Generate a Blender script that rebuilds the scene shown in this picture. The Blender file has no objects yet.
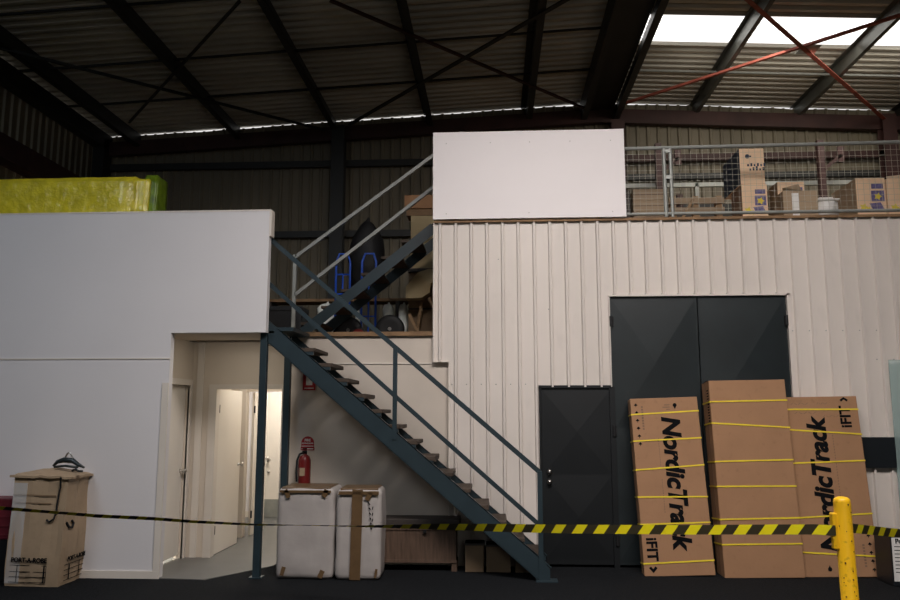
import bpy, bmesh, math, random
from mathutils import Vector, Matrix, noise
random.seed(7)
scn = bpy.context.scene
COL = scn.collection
R = math.radians

# ------------------------------------------------------------------ materials
def nt(name):
    m = bpy.data.materials.new(name); m.use_nodes = True
    return m, m.node_tree, m.node_tree.nodes['Principled BSDF']

def mat(name, col, rough=.6, var=.12, scale=6, metal=0, bump=0, bscale=60, spec=.4, dirt=0, stretch=(1, 1, 1), emit=0):
    m, t, b = nt(name)
    N, L = t.nodes, t.links
    tc = N.new('ShaderNodeTexCoord'); mp = N.new('ShaderNodeMapping'); mp.inputs['Scale'].default_value = stretch
    L.new(tc.outputs['Object'], mp.inputs['Vector'])
    n = N.new('ShaderNodeTexNoise'); n.inputs['Scale'].default_value = scale; n.inputs['Detail'].default_value = 6
    L.new(mp.outputs['Vector'], n.inputs['Vector'])
    r = N.new('ShaderNodeValToRGB'); e = r.color_ramp.elements
    e[0].position = .3; e[1].position = .7
    e[0].color = (*[c * (1 - var) for c in col], 1); e[1].color = (*[min(1, c * (1 + var)) for c in col], 1)
    L.new(n.outputs['Fac'], r.inputs['Fac'])
    out = r.outputs['Color']
    if dirt:
        n2 = N.new('ShaderNodeTexNoise'); n2.inputs['Scale'].default_value = scale * 5; n2.inputs['Detail'].default_value = 8
        L.new(mp.outputs['Vector'], n2.inputs['Vector'])
        r2 = N.new('ShaderNodeValToRGB'); r2.color_ramp.elements[0].position = .28; r2.color_ramp.elements[1].position = .42
        r2.color_ramp.elements[0].color = (1 - dirt,) * 3 + (1,)
        L.new(n2.outputs['Fac'], r2.inputs['Fac'])
        mx = N.new('ShaderNodeMix'); mx.data_type = 'RGBA'; mx.blend_type = 'MULTIPLY'; mx.inputs[0].default_value = 1
        L.new(out, mx.inputs[6]); L.new(r2.outputs['Color'], mx.inputs[7]); out = mx.outputs[2]
    L.new(out, b.inputs['Base Color'])
    b.inputs['Roughness'].default_value = rough; b.inputs['Metallic'].default_value = metal
    b.inputs['Specular IOR Level'].default_value = spec
    if emit:
        L.new(out, b.inputs['Emission Color']); b.inputs['Emission Strength'].default_value = emit
    if bump:
        n3 = N.new('ShaderNodeTexNoise'); n3.inputs['Scale'].default_value = bscale; n3.inputs['Detail'].default_value = 4
        L.new(mp.outputs['Vector'], n3.inputs['Vector'])
        bp = N.new('ShaderNodeBump'); bp.inputs['Strength'].default_value = bump; bp.inputs['Distance'].default_value = .02
        L.new(n3.outputs['Fac'], bp.inputs['Height']); L.new(bp.outputs['Normal'], b.inputs['Normal'])
    return m

M = {}
M['white_wall'] = mat('white_wall_paint', (.70, .675, .68), .75, .02, 1.2, bump=.03, bscale=30)
M['cream_wall'] = mat('cream_wall_paint', (.62, .54, .45), .75, .05, 1.5, bump=.03)
M['white_panel'] = mat('white_board', (.80, .75, .75), .5, .02, 1)
M['corr_white'] = mat('off_white_steel', (.66, .60, .55), .45, .06, 1.5, dirt=.05, stretch=(1, 1, .4))
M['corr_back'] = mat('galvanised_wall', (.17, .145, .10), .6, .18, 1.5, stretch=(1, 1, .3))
M['corr_roof'] = mat('galvanised_roof', (.50, .47, .40), .45, .25, 1.2, metal=.1, stretch=(.3, 1, 1))
M['purlin'] = mat('dark_purlin_steel', (.02, .02, .018), .5, .2, 2)
M['purlin_galv'] = mat('grey_purlin_steel', (.13, .135, .12), .4, .2, 2, metal=.5)
M['red_steel'] = mat('red_oxide_steel', (.30, .075, .05), .6, .25, 4)
M['dark_red'] = mat('dark_red_girder', (.045, .017, .014), .6, .25, 3)
M['stair'] = mat('slate_painted_steel', (.021, .035, .043), .4, .12, 5)
M['rail_grey'] = mat('grey_rail_paint', (.27, .28, .26), .45, .1, 5)
M['tread'] = mat('worn_timber_tread', (.055, .038, .027), .75, .35, 8, stretch=(1, .3, 1))
M['door_dark'] = mat('charcoal_door_paint', (.014, .019, .021), .42, .18, 2.5, bump=.05, bscale=12)
M['door_dark2'] = mat('black_door_paint', (.006, .0075, .009), .5, .15, 2.5)
M['card'] = mat('brown_cardboard', (.34, .185, .098), .8, .07, 3, dirt=.12, bump=.05, bscale=40)
M['card_dark'] = mat('brown_cardboard_edge', (.20, .12, .075), .85, .15, 5)
M['card_tan'] = mat('tan_cardboard', (.37, .27, .175), .75, .08, 4, dirt=.1, bump=.15, bscale=8)
M['card_pale'] = mat('pale_cardboard', (.82, .58, .38), .75, .08, 4)
M['card_brown'] = mat('dull_cardboard', (.22, .15, .09), .8, .1, 4)
M['ink'] = mat('black_ink', (.007, .007, .008), .9, .05, 4, spec=.05)
M['navy'] = mat('navy_print', (.018, .03, .06), .55, .1, 4)
M['purple_print'] = mat('purple_print', (.14, .12, .26), .55, .3, 30)
M['yellow_print'] = mat('yellow_print', (.75, .60, .06), .55, .1, 8)
M['strap'] = mat('yellow_strapping', (.80, .62, .04), .4, .08, 5)
M['bollard'] = mat('yellow_bollard_paint', (.83, .47, .012), .38, .06, 4, dirt=.45, bump=.05)
M['rust'] = mat('rust_chip', (.12, .045, .02), .8, .2, 20)
M['wrap'] = mat('white_foam_wrap', (.39, .355, .335), .4, .08, 4, bump=.35, bscale=5)
M['brown_tape'] = mat('brown_packing_tape', (.12, .072, .035), .35, .15, 8)
M['floor'] = mat('dark_carpet_floor', (.009, .010, .0115), .95, .5, 40, bump=.4, bscale=120, spec=.1)
M['vinyl'] = mat('grey_vinyl_floor', (.12, .12, .115), .4, .08, 3)
M['trim'] = mat('cream_gloss_trim', (.68, .62, .55), .4, .03, 2)
M['white_door'] = mat('cream_door_paint', (.74, .69, .62), .45, .03, 2)
M['under'] = mat('shaded_cream_wall', (.57, .50, .43), .75, .07, 1.5, bump=.03)  # cream darkened so the colour itself carries the shade under the stair
M['metal'] = mat('brushed_metal', (.5, .48, .45), .3, .05, 10, metal=1)
M['galv'] = mat('galvanised_rail', (.30, .31, .29), .45, .12, 8, metal=.3)
M['wire'] = mat('galvanised_wire', (.44, .42, .35), .5, .05, 8)
M['timber'] = mat('raw_timber', (.30, .19, .10), .75, .25, 6, stretch=(.3, 1, 3))
M['timber_lip'] = mat('timber_lip', (.22, .13, .065), .75, .25, 6)
M['chest'] = mat('dark_stained_timber', (.10, .062, .042), .6, .3, 7, stretch=(6, 1, .6))
M['chest_dark'] = mat('darkest_timber', (.045, .036, .032), .6, .2, 7)
M['red_paint'] = mat('red_enamel', (.15, .012, .012), .35, .1, 4)
M['sign_red'] = mat('sign_red', (.36, .02, .025), .5, .05, 4)
M['sign_white'] = mat('sign_white', (.75, .73, .70), .5, .03, 4)
M['black'] = mat('black_rubber', (.010, .010, .011), .6, .1, 10)
M['blue'] = mat('blue_enamel', (.02, .09, .52), .35, .1, 4)
M['white_bag'] = mat('white_plastic_bag', (.75, .77, .72), .5, .1, 12, bump=.5, bscale=10)
M['crimson'] = mat('crimson_plastic', (.16, .02, .03), .5, .15, 3)
M['yellow_wrap'] = mat('yellow_plastic_film', (.68, .58, .03), .28, .22, 7, bump=1.2, bscale=9, spec=.7)
M['green_wrap'] = mat('green_plastic_film', (.14, .22, .012), .3, .45, 8, bump=.6, bscale=9)
M['cream_furn'] = mat('cream_upholstery', (.40, .31, .17), .7, .08, 4)
M['orange_wood'] = mat('orange_timber', (.27, .13, .05), .6, .15, 5)
M['black_board'] = mat('black_board', (.012, .015, .018), .4, .1, 3)
M['hook'] = mat('dark_hanger_plastic', (.02, .028, .03), .3, .1, 3)

def hazard():
    m, t, b = nt('hazard_tape'); N, L = t.nodes, t.links
    uv = N.new('ShaderNodeUVMap'); sp = N.new('ShaderNodeSeparateXYZ'); L.new(uv.outputs[0], sp.inputs[0])
    mu = N.new('ShaderNodeMath'); mu.operation = 'MULTIPLY_ADD'; mu.inputs[1].default_value = -.05
    L.new(sp.outputs['Y'], mu.inputs[0]); L.new(sp.outputs['X'], mu.inputs[2])
    dv = N.new('ShaderNodeMath'); dv.operation = 'DIVIDE'; dv.inputs[1].default_value = .172; L.new(mu.outputs[0], dv.inputs[0])
    fr = N.new('ShaderNodeMath'); fr.operation = 'FRACT'; L.new(dv.outputs[0], fr.inputs[0])
    gt = N.new('ShaderNodeMath'); gt.operation = 'GREATER_THAN'; gt.inputs[1].default_value = .5; L.new(fr.outputs[0], gt.inputs[0])
    mx = N.new('ShaderNodeMix'); mx.data_type = 'RGBA'
    mx.inputs[6].default_value = (.045, .038, .02, 1); mx.inputs[7].default_value = (.88, .76, .015, 1)
    L.new(gt.outputs[0], mx.inputs[0]); L.new(mx.outputs[2], b.inputs['Base Color'])
    b.inputs['Roughness'].default_value = .35
    return m
M['hazard'] = hazard()

def sheet(name, col, alpha, rough=.2):
    m, t, b = nt(name)
    b.inputs['Base Color'].default_value = (*col, 1); b.inputs['Alpha'].default_value = alpha; b.inputs['Roughness'].default_value = rough
    n = t.nodes.new('ShaderNodeTexNoise'); n.inputs['Scale'].default_value = 9
    bp = t.nodes.new('ShaderNodeBump'); bp.inputs['Strength'].default_value = .4
    t.links.new(n.outputs['Fac'], bp.inputs['Height']); t.links.new(bp.outputs['Normal'], b.inputs['Normal'])
    return m
M['film'] = sheet('clear_plastic_film', (.8, .8, .8), .32)
M['perspex'] = sheet('pale_green_sheet', (.45, .60, .58), .45, .1)

def glow(name, col, s, lines=False):
    m, t, b = nt(name)
    b.inputs['Base Color'].default_value = (.8, .8, .8, 1)
    b.inputs['Emission Color'].default_value = (*col, 1); b.inputs['Emission Strength'].default_value = s
    n = t.nodes.new('ShaderNodeTexNoise'); n.inputs['Scale'].default_value = 3
    r = t.nodes.new('ShaderNodeValToRGB'); r.color_ramp.elements[0].color = (*[c * .93 for c in col], 1); r.color_ramp.elements[1].color = (*col, 1)
    t.links.new(n.outputs['Fac'], r.inputs['Fac']); t.links.new(r.outputs['Color'], b.inputs['Emission Color'])
    return m
M['skylight'] = glow('daylit_translucent_sheet', (1, .97, .94), 1.5)
M['tube'] = glow('ceiling_tube', (1, .96, .88), 4)

# ------------------------------------------------------------------ mesh helpers
class MB:
    def __init__(s): s.bm = bmesh.new()
    def box(s, lo, hi, rot=None, bev=0):
        lo, hi = Vector(lo), Vector(hi); c = (lo + hi) / 2; d = hi - lo
        g = bmesh.ops.create_cube(s.bm, size=1)
        vs = g['verts']
        for v in vs: v.co = Vector((v.co.x * d.x, v.co.y * d.y, v.co.z * d.z))
        if bev:
            es = list({e for v in vs for e in v.link_edges})
            r = bmesh.ops.bevel(s.bm, geom=es, offset=bev, segments=2, affect='EDGES', profile=.5)
            vs = list({v for f in r['faces'] for v in f.verts} | {v for v in vs if v.is_valid})
        mt = Matrix.Translation(c)
        if rot is not None: mt = mt @ rot.to_4x4()
        bmesh.ops.transform(s.bm, matrix=mt, verts=vs)
        return s
    def bar(s, a, b, w, h=None, up=(0, 0, 1), bev=0):
        """rectangular bar from a to b; h along 'up', w across"""
        h = h or w
        a, b = Vector(a), Vector(b); d = (b - a); l = d.length; d.normalize()
        u = Vector(up); sd = d.cross(u)
        if sd.length < 1e-4: sd = d.cross(Vector((1, 0, 0)))
        sd.normalize(); u = sd.cross(d)
        rm = Matrix((d, -sd, u)).transposed()
        c = (a + b) / 2
        s.box(c - Vector((l / 2, w / 2, h / 2)), c + Vector((l / 2, w / 2, h / 2)), rm, bev)
        return s
    def tube(s, pts, r, n=8, cap=True):
        pts = [Vector(p) for p in pts]; rings = []
        pu = None
        for i, p in enumerate(pts):
            d = (pts[min(i + 1, len(pts) - 1)] - pts[max(i - 1, 0)]).normalized()
            u = pu if pu is not None else (Vector((0, 0, 1)) if abs(d.z) < .9 else Vector((1, 0, 0)))
            sd = d.cross(u).normalized(); u = sd.cross(d).normalized(); pu = u
            rr = r[i] if isinstance(r, (list, tuple)) else r
            rings.append([s.bm.verts.new(p + (sd * math.cos(2 * math.pi * k / n) + u * math.sin(2 * math.pi * k / n)) * rr) for k in range(n)])
        for A, B in zip(rings, rings[1:]):
            for k in range(n): s.bm.faces.new((A[k], A[(k + 1) % n], B[(k + 1) % n], B[k]))
        if cap: s.bm.faces.new(rings[0][::-1]); s.bm.faces.new(rings[-1])
        return s
    def lathe(s, prof, c=(0, 0, 0), n=24, axis='z'):
        c = Vector(c); rings = []
        for r, z in prof:
            ring = []
            for k in range(n):
                a = 2 * math.pi * k / n
                v = Vector((r * math.cos(a), r * math.sin(a), z))
                if axis == 'x': v = Vector((v.z, v.x, v.y))
                if axis == 'y': v = Vector((v.y, v.z, v.x))
                ring.append(s.bm.verts.new(c + v))
            rings.append(ring)
        for A, B in zip(rings, rings[1:]):
            for k in range(n): s.bm.faces.new((A[k], A[(k + 1) % n], B[(k + 1) % n], B[k]))
        if prof[0][0] > 1e-5: s.bm.faces.new(rings[0][::-1])
        if prof[-1][0] > 1e-5: s.bm.faces.new(rings[-1])
        return s
    def face(s, *ps):
        s.bm.faces.new([s.bm.verts.new(p) for p in ps]); return s
    def prism(s, poly, off):
        """polygon (3D points) extruded by vector"""
        off = Vector(off); A = [s.bm.verts.new(p) for p in poly]; B = [s.bm.verts.new(Vector(p) + off) for p in poly]
        s.bm.faces.new(A[::-1]); s.bm.faces.new(B)
        for i in range(len(A)): s.bm.faces.new((A[i], A[(i + 1) % len(A)], B[(i + 1) % len(A)], B[i]))
        return s
    def obj(s, name, m, parent=None, smooth=False, kind=None, label=None, cat=None, group=None, loc=None, recalc=True):
        bmesh.ops.remove_doubles(s.bm, verts=s.bm.verts, dist=1e-5)
        if recalc: bmesh.ops.recalc_face_normals(s.bm, faces=s.bm.faces)
        me = bpy.data.meshes.new(name)
        if loc is not None: bmesh.ops.translate(s.bm, vec=-Vector(loc), verts=s.bm.verts)
        s.bm.to_mesh(me); s.bm.free()
        if smooth:
            for p in me.polygons: p.use_smooth = True
        me.materials.append(M[m] if isinstance(m, str) else m)
        o = bpy.data.objects.new(name, me); COL.objects.link(o)
        if loc is not None: o.location = loc
        if parent is not None: o.parent = parent
        return tag(o, label, cat, group, kind)

def tag(o, label=None, cat=None, group=None, kind=None):
    if label: o['label'] = label
    if cat: o['category'] = cat
    if group: o['group'] = group
    if kind: o['kind'] = kind
    return o

def thing(name, label, cat, loc=(0, 0, 0), rot=(0, 0, 0), group=None):
    o = bpy.data.objects.new(name, None); COL.objects.link(o); o.empty_display_size = .1
    o.location = loc; o.rotation_euler = rot
    return tag(o, label, cat, group)

def struct(mb, name, m, **k): return mb.obj(name, m, kind='structure', **k)

def copy_tree(o, parent=None):
    c = o.copy(); COL.objects.link(c)
    if parent is not None: c.parent = parent
    for ch in list(o.children): copy_tree(ch, c)
    return c

def text(name, s, size, m, parent, loc, rot, shear=0, bold=0, xs=1, align='CENTER'):
    cu = bpy.data.curves.new(name + '_c', 'FONT'); cu.body = s; cu.size = size; cu.shear = shear; cu.offset = bold
    cu.align_x = align; cu.align_y = 'CENTER'; cu.extrude = .0012; cu.resolution_u = 4
    t = bpy.data.objects.new(name + '_t', cu); COL.objects.link(t)
    dg = bpy.context.evaluated_depsgraph_get(); dg.update()
    me = bpy.data.meshes.new_from_object(t.evaluated_get(dg))
    bpy.data.objects.remove(t); bpy.data.curves.remove(cu)
    me.materials.clear(); me.materials.append(M[m])
    o = bpy.data.objects.new(name, me); COL.objects.link(o)
    if parent is not None: o.parent = parent
    # rot = in-plane angle (deg), facing: 'front' (-y) or 'right' (+x)
    ang, face = rot
    base = Matrix.Rotation(R(90), 4, 'X') if face == 'front' else Matrix.Rotation(R(90), 4, 'Z') @ Matrix.Rotation(R(90), 4, 'X')
    o.rotation_euler = (base @ Matrix.Rotation(R(ang), 4, 'Z')).to_euler(); o.location = loc; o.scale = (xs, 1, 1)
    return o

# ------------------------------------------------------------------ corrugated sheet
def profile(u0, u1, pitch, rib, slope, h, cuts=(), phase=0):
    """[(u, offset)] trapezoid rib profile"""
    pts = set()
    k0 = int((u0 - phase) / pitch) - 1; k1 = int((u1 - phase) / pitch) + 2
    def off(u):
        d = (u - phase) % pitch
        d = min(d, pitch - d)
        if d <= rib / 2: return h
        if d >= rib / 2 + slope: return 0
        return h * (1 - (d - rib / 2) / slope)
    for k in range(k0, k1):
        c = phase + k * pitch
        for d in (-rib / 2 - slope, -rib / 2, rib / 2, rib / 2 + slope): pts.add(round(c + d, 5))
    for c in cuts: pts.add(round(c, 5))
    pts |= {round(u0, 5), round(u1, 5)}
    return [(u, off(u)) for u in sorted(pts) if u0 - 1e-6 <= u <= u1 + 1e-6]

def corr_wall(x0, x1, zr, y, pitch=.186, rib=.022, slope=.012, h=.029, cuts=(), th=.0, phase=0, ax='x'):
    """vertical ribbed sheet; zr(xmid) -> (zbottom, ztop); ribs stand towards -y (or +x when ax='y')"""
    mb = MB()
    pr = profile(x0, x1, pitch, rib, slope, h, cuts, phase)
    for (a, oa), (b, ob) in zip(pr, pr[1:]):
        z0, z1 = zr((a + b) / 2)
        if z1 <= z0: continue
        za = zr(a + 1e-4)[1] if th else z1; zb = zr(b - 1e-4)[1] if th else z1
        P = [(a, y - oa, z0), (b, y - ob, z0), (b, y - ob, zb), (a, y - oa, za)]
        if ax == 'y': P = [(y + oa, a, z0), (y + ob, b, z0), (y + ob, b, zb), (y + oa, a, za)]
        mb.face(*P)
    return mb

def roof_z(x): return 7.42 - .05 * abs(x - 1.95)

# ================================================================== THE BUILDING
struct(MB().box((-7.6, -7, -.2), (11, 14.1, 0)), 'floor', 'floor')
# grey vinyl in the alcove and passage
struct(MB().prism([(-3.72, 8.24, .0), (-3.0, 8.19, .0), (-2.50, 8.95, .0), (-2.50, 13.0, .0), (-4.9, 13.0, 0), (-4.9, 11.0, 0), (-3.72, 11.0, .0), (-3.72, 9.6, 0), (-4.9, 9.6, 0), (-4.9, 8.4, 0), (-3.72, 8.4, 0)], (0, 0, .006)), 'floor_vinyl', 'vinyl')

# warehouse shell
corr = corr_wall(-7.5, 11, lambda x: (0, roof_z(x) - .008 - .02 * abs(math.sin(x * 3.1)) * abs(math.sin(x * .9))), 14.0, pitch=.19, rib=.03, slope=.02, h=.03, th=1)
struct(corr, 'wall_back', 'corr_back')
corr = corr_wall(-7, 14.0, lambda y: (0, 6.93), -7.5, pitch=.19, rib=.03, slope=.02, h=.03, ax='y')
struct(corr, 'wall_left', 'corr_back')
struct(MB().box((11, -7, 0), (11.1, 14.1, 7.1)), 'wall_right', 'corr_back')
mb = MB(); mb.box((-7.6, -7.1, 0), (11, -7, 7.42))
struct(mb, 'wall_front', 'purlin')

# roof: ribbed sheets running down the fall, with a translucent strip on the right
SK0, SK1 = 10.72, 11.56
def roof_sheet(x0, x1, y0, y1, nx, ribh=.06):
    mb = MB(); pr = profile(y0, y1, .19, .085, .018, ribh)
    xs = [x0, x1] if nx == 1 else [x0, 1.95, x1]
    for (a, oa), (b, ob) in zip(pr, pr[1:]):
        for p, q in zip(xs, xs[1:]):
            mb.face((p, a, roof_z(p) + oa), (q, a, roof_z(q) + oa), (q, b, roof_z(q) + ob), (p, b, roof_z(p) + ob))
    return mb
ceil = struct(roof_sheet(-7.6, 11.1, SK1, 14.02, 2), 'ceiling', 'corr_roof')
roof_sheet(-7.6, 11.1, -7, SK0, 2).obj('roof_sheet', 'corr_roof', ceil)
roof_sheet(-7.6, 1.95, SK0, SK1, 1).obj('roof_sheet', 'corr_roof', ceil)
roof_sheet(1.95, 11.1, SK0, SK1, 1).obj('translucent_sheet', 'skylight', ceil, label='bright translucent roof sheet')
# Z purlins running from front to back
def purlin(x, m):
    d, w = (.22, .065) if m == 'purlin_galv' else (.30, .10)
    z = roof_z(x) - .004; mb = MB()
    mb.box((x - .004, -7, z - d), (x + .004, 14.0, z - .002))
    mb.box((x - w, -7, z - .012), (x, 14.0, z - .002)); mb.box((x, -7, z - d), (x + w, 14.0, z - d + .008))
    mb.box((x + w - .006, -7, z - d), (x + w, 14.0, z - d + .025))
    return mb.obj('purlin', m, ceil)
for x, m in ((-6.75, 'purlin'), (-4.82, 'purlin'), (-2.97, 'purlin'), (-1.2, 'purlin'), (.62, 'purlin'), (3.68, 'purlin_galv'), (5.5, 'purlin_galv'), (7.3, 'purlin'), (9.1, 'purlin')):
    purlin(x, m)
mb = MB()   # deep ridge beam of two channels
for s in (1.62, 2.3):
    mb.box((s - .006, -7, 7.02), (s + .006, 14.0, 7.395))
    mb.box((min(s, s + (.1 if s < 2 else -.1)), -7, 7.02), (max(s, s + (.1 if s < 2 else -.1)), 14.0, 7.035))
mb.box((1.72, -7, 7.2), (2.2, 14.0, 7.21))
mb.obj('ridge_beam', 'purlin', ceil)
# cross battens between the purlins
for y, m, a, b in ((12.38, 'galv', 2.4, 10.9), (12.3, 'purlin', -7.4, 1.6), (9.3, 'purlin', -7.4, 1.6), (10.9, 'purlin', -7.4, 1.6)):
    mb = MB(); zc = .09
    mb.bar((a, y, roof_z(a) - zc), (b, y, roof_z(b) - zc), .03, .03)
    mb.obj('bridging_bar', m, ceil)
# diagonal braces
def brace(a, b, m, w=.05, drop=.24):
    pa = Vector((a[0], a[1], roof_z(a[0]) - drop)); pb = Vector((b[0], b[1], roof_z(b[0]) - drop))
    mb = MB(); mb.bar(pa, pb, w, .008); mb.bar(pa + Vector((0, 0, .02)), pb + Vector((0, 0, .02)), .008, .045)
    return mb.obj('diagonal_brace', m, ceil)
brace((3.42, 9.8), (6.9, 13.6), 'red_steel', .07, .33)
brace((2.27, 13.27), (5.41, 10.04), 'red_steel', .055, .33)
brace((5.41, 10.04), (8.2, 7.2), 'red_steel', .055, .33)
brace((3.42, 9.8), (1.0, 7.1), 'red_steel', .07, .33)
brace((-3.17, 9.02), (-6.3, 12.6), 'purlin', .04, .33)
brace((.95, 9.62), (-2.6, 13.4), 'purlin', .07, .33)
brace((-2.06, 9.18), (1.64, 13.42), 'dark_red', .05, .33)
brace((-7.0, 9.5), (-3.1, 13.6), 'purlin', .04, .33)
brace((.95, 9.62), (3.3, 7.2), 'purlin', .07, .33)
gp = MB(); gp.box((4.50, 10.98, 6.99), (4.78, 11.26, 7.0)); gp.obj('gusset_plate', 'galv', ceil)

# eaves girders, wall girts and columns of the frame
def steel(name, mb, m): return struct(mb, name, m)
mb = MB()
for a, b in ((-7.4, 1.95), (1.95, 10.9)):
    mb.bar((a, 13.85, roof_z(a) - .32), (b, 13.85, roof_z(b) - .32), .12, .26)
steel('trim_1', mb, 'dark_red')
mb = MB(); mb.box((-7.4, 13.86, 6.24), (1.5, 13.94, 6.36)); mb.box((-7.4, 13.86, 4.9), (1.5, 13.94, 5.02)); steel('trim_2', mb, 'purlin')
mb = MB(); mb.box((1.5, 13.82, 6.22), (10.9, 13.93, 6.34)); steel('trim_3', mb, 'dark_red')
mb = MB(); mb.box((1.5, 13.88, 5.90), (10.9, 13.96, 6.0)); steel('trim_4', mb, 'purlin')
for x, m, n in ((-2.85, 'purlin', 5), (2.25, 'dark_red', 6), (7.0, 'dark_red', 7)):
    mb = MB(); mb.box((x - .12, 13.62, 0), (x + .12, 13.64, 6.95)); mb.box((x - .12, 13.82, 0), (x + .12, 13.84, 6.95)); mb.box((x - .01, 13.64, 0), (x + .01, 13.82, 6.95))
    steel('trim_%d' % n, mb, m)
mb = MB(); mb.box((-7.46, -7, 5.42), (-7.2, 13.9, 5.78)); steel('trim_8', mb, 'dark_red')
mb = MB(); mb.box((-7.46, -7, 6.62), (-7.25, 13.9, 6.9)); steel('trim_9', mb, 'purlin')
mb = MB(); mb.box((-7.46, 13.6, 0), (-7.25, 13.9, 6.8)); steel('trim_10', mb, 'purlin')

# ---- white office block on the left
mb = MB()
mb.prism([(-7.45, 8.23, 0), (-3.50, 8.23, 0), (-3.50, 8.23, 2.56), (-2.46, 8.23, 2.56), (-2.46, 8.23, 3.90), (-7.45, 8.23, 3.90)], (0, .09, 0))
struct(mb, 'wall_office', 'white_wall')
mb = MB(); mb.box((-7.45, 8.225, 3.90), (-2.44, 8.345, 3.918)); mb.box((-2.46, 8.222, 3.62), (-2.435, 8.34, 3.90))
mb.box((-7.45, 8.222, 2.275), (-3.5, 8.23, 2.288)); struct(mb, 'trim_11', 'trim')
mb = MB(); mb.box((-7.4, 8.212, 0), (-3.50, 8.229, .075)); struct(mb, 'baseboard_office', 'trim')
mb = MB(); mb.box((-3.565, 8.214, 0), (-3.495, 8.229, 2.02)); struct(mb, 'trim_12', 'trim')
# office right side wall with the door in the alcove
mb = MB(); mb.box((-3.80, 8.32, 0), (-3.70, 8.50, 2.56)); mb.box((-3.80, 8.50, 2.05), (-3.70, 9.32, 2.56)); mb.box((-3.80, 9.32, 0), (-3.70, 9.40, 2.56))
struct(mb, 'wall_alcove_left', 'cream_wall')
struct(MB().box((-3.6, 8.32, 2.64), (-3.5, 10.2, 3.8)), 'wall_office_side', 'cream_wall')
struct(MB().box((-7.45, 8.32, 3.8), (-3.5, 10.2, 3.9)), 'ceiling_office', 'cream_wall')
d = struct(MB().box((-3.79, 8.53, .05), (-3.745, 9.315, 2.03), bev=.004), 'door_1', 'white_door')
MB().lathe([(.026, 0), (.012, .012), (.012, .035), (.03, .05), (.03, .07), (.018, .08), (0, .081)], (-3.745, 9.255, 1.02), 16, 'x').obj('knob', 'metal', d, True)
mb = MB(); mb.box((-3.72, 8.46, 0), (-3.685, 8.53, 2.03)); mb.box((-3.72, 9.32, 0), (-3.685, 9.38, 2.03)); mb.box((-3.72, 8.46, 2.03), (-3.683, 9.38, 2.1))
struct(mb, 'trim_13', 'trim')
# alcove back wall with doorway
mb = MB(); mb.box((-3.72, 9.40, 0), (-3.39, 9.50, 2.56)); mb.box((-3.39, 9.40, 2.0), (-2.57, 9.50, 2.56)); mb.box((-2.57, 9.40, 0), (-2.40, 9.50, 2.56))
struct(mb, 'wall_alcove_back', 'cream_wall')
mb = MB()
mb.box((-3.48, 9.38, 0), (-3.385, 9.40, 1.985)); mb.box((-2.58, 9.38, 0), (-2.50, 9.40, 1.985)); mb.box((-3.48, 9.378, 1.985), (-2.50, 9.40, 2.045))
mb.box((-3.40, 9.402, 0), (-3.388, 9.51, 1.99)); mb.box((-2.577, 9.402, 0), (-2.565, 9.51, 1.99)); mb.box((-3.64, 9.385, 0), (-3.56, 9.40, 2.56))
struct(mb, 'trim_14', 'trim')
# passage: side walls, ceiling, second doorway, end wall
struct(MB().box((-3.82, 9.50, 0), (-3.72, 10.9, 2.56)), 'wall_passage_left', 'cream_wall')
struct(MB().box((-2.50, 9.50, 0), (-2.40, 13.0, 2.56)), 'wall_passage_right', 'cream_wall')
mb = MB(); mb.box((-4.9, 10.9, 0), (-3.50, 11.0, 2.56)); mb.box((-3.5, 10.9, 2.0), (-2.65, 11.0, 2.56)); mb.box((-2.65, 10.9, 0), (-2.50, 11.0, 2.56))
struct(mb, 'wall_passage_cross', 'cream_wall')
mb = MB(); mb.box((-3.60, 10.88, 0), (-3.495, 10.9, 2.04)); mb.box((-3.51, 10.9, 0), (-3.495, 11.01, 2.0)); struct(mb, 'trim_15', 'trim')
struct(MB().box((-5.0, 13.0, 0), (-2.40, 13.1, 2.56)), 'wall_passage_end', 'white_wall')
struct(MB().box((-5.0, 11.0, 0), (-4.9, 13.0, 2.56)), 'wall_back_room_left', 'white_wall')
struct(MB().box((-3.82, 8.33, 2.56), (-2.40, 9.12, 2.585)), 'ceiling_alcove', 'cream_wall')
struct(MB().box((-5.0, 9.5, 2.56), (-2.40, 13.1, 2.60)), 'ceiling_passage', 'cream_wall')
mb = MB(); mb.box((-4.85, 12.98, 0), (-4.05, 12.998, .1)); mb.box((-3.15, 12.98, 0), (-2.5, 12.998, .1)); struct(mb, 'baseboard_passage', 'trim')
def leaf(n, x, y0, y1, kx, locks):
    d = struct(MB().box((x - .036, y0, .012), (x, y1, 1.99), bev=.003), 'door_%d' % n, 'white_door')
    MB().lathe([(.026, 0), (.011, .01), (.011, .035), (.028, .045), (.03, .06), (.018, .072), (0, .073)], (x, y1 - .07, 1.03), 16, 'x').obj('knob', 'metal', d, True)
    for z in (.3, 1.75): MB().tube([(x + .004, y0 - .008, z - .05), (x + .004, y0 - .008, z + .05)], .012, 8).obj('hinge', 'black', d)
    return d
leaf(2, -3.40, 9.53, 10.40, 0, 1)
leaf(3, -3.42, 11.03, 11.65, 0, 1)
d = struct(MB().box((-4.02, 12.945, .01), (-3.2, 12.985, 2.03), bev=.003), 'door_4', 'white_door')
MB().lathe([(.026, 0), (.011, -.01), (.011, -.035), (.03, -.045), (.03, -.06), (0, -.071)], (-3.74, 12.945, .93), 16, 'y').obj('knob', 'metal', d, True)
MB().lathe([(.022, 0), (.022, -.02), (0, -.021)], (-3.74, 12.945, .74), 16, 'y').obj('lock', 'metal', d, True)
MB().box((-4.0, 12.938, .01), (-3.22, 12.945, .30)).obj('kick_plate', 'galv', d)

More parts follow.
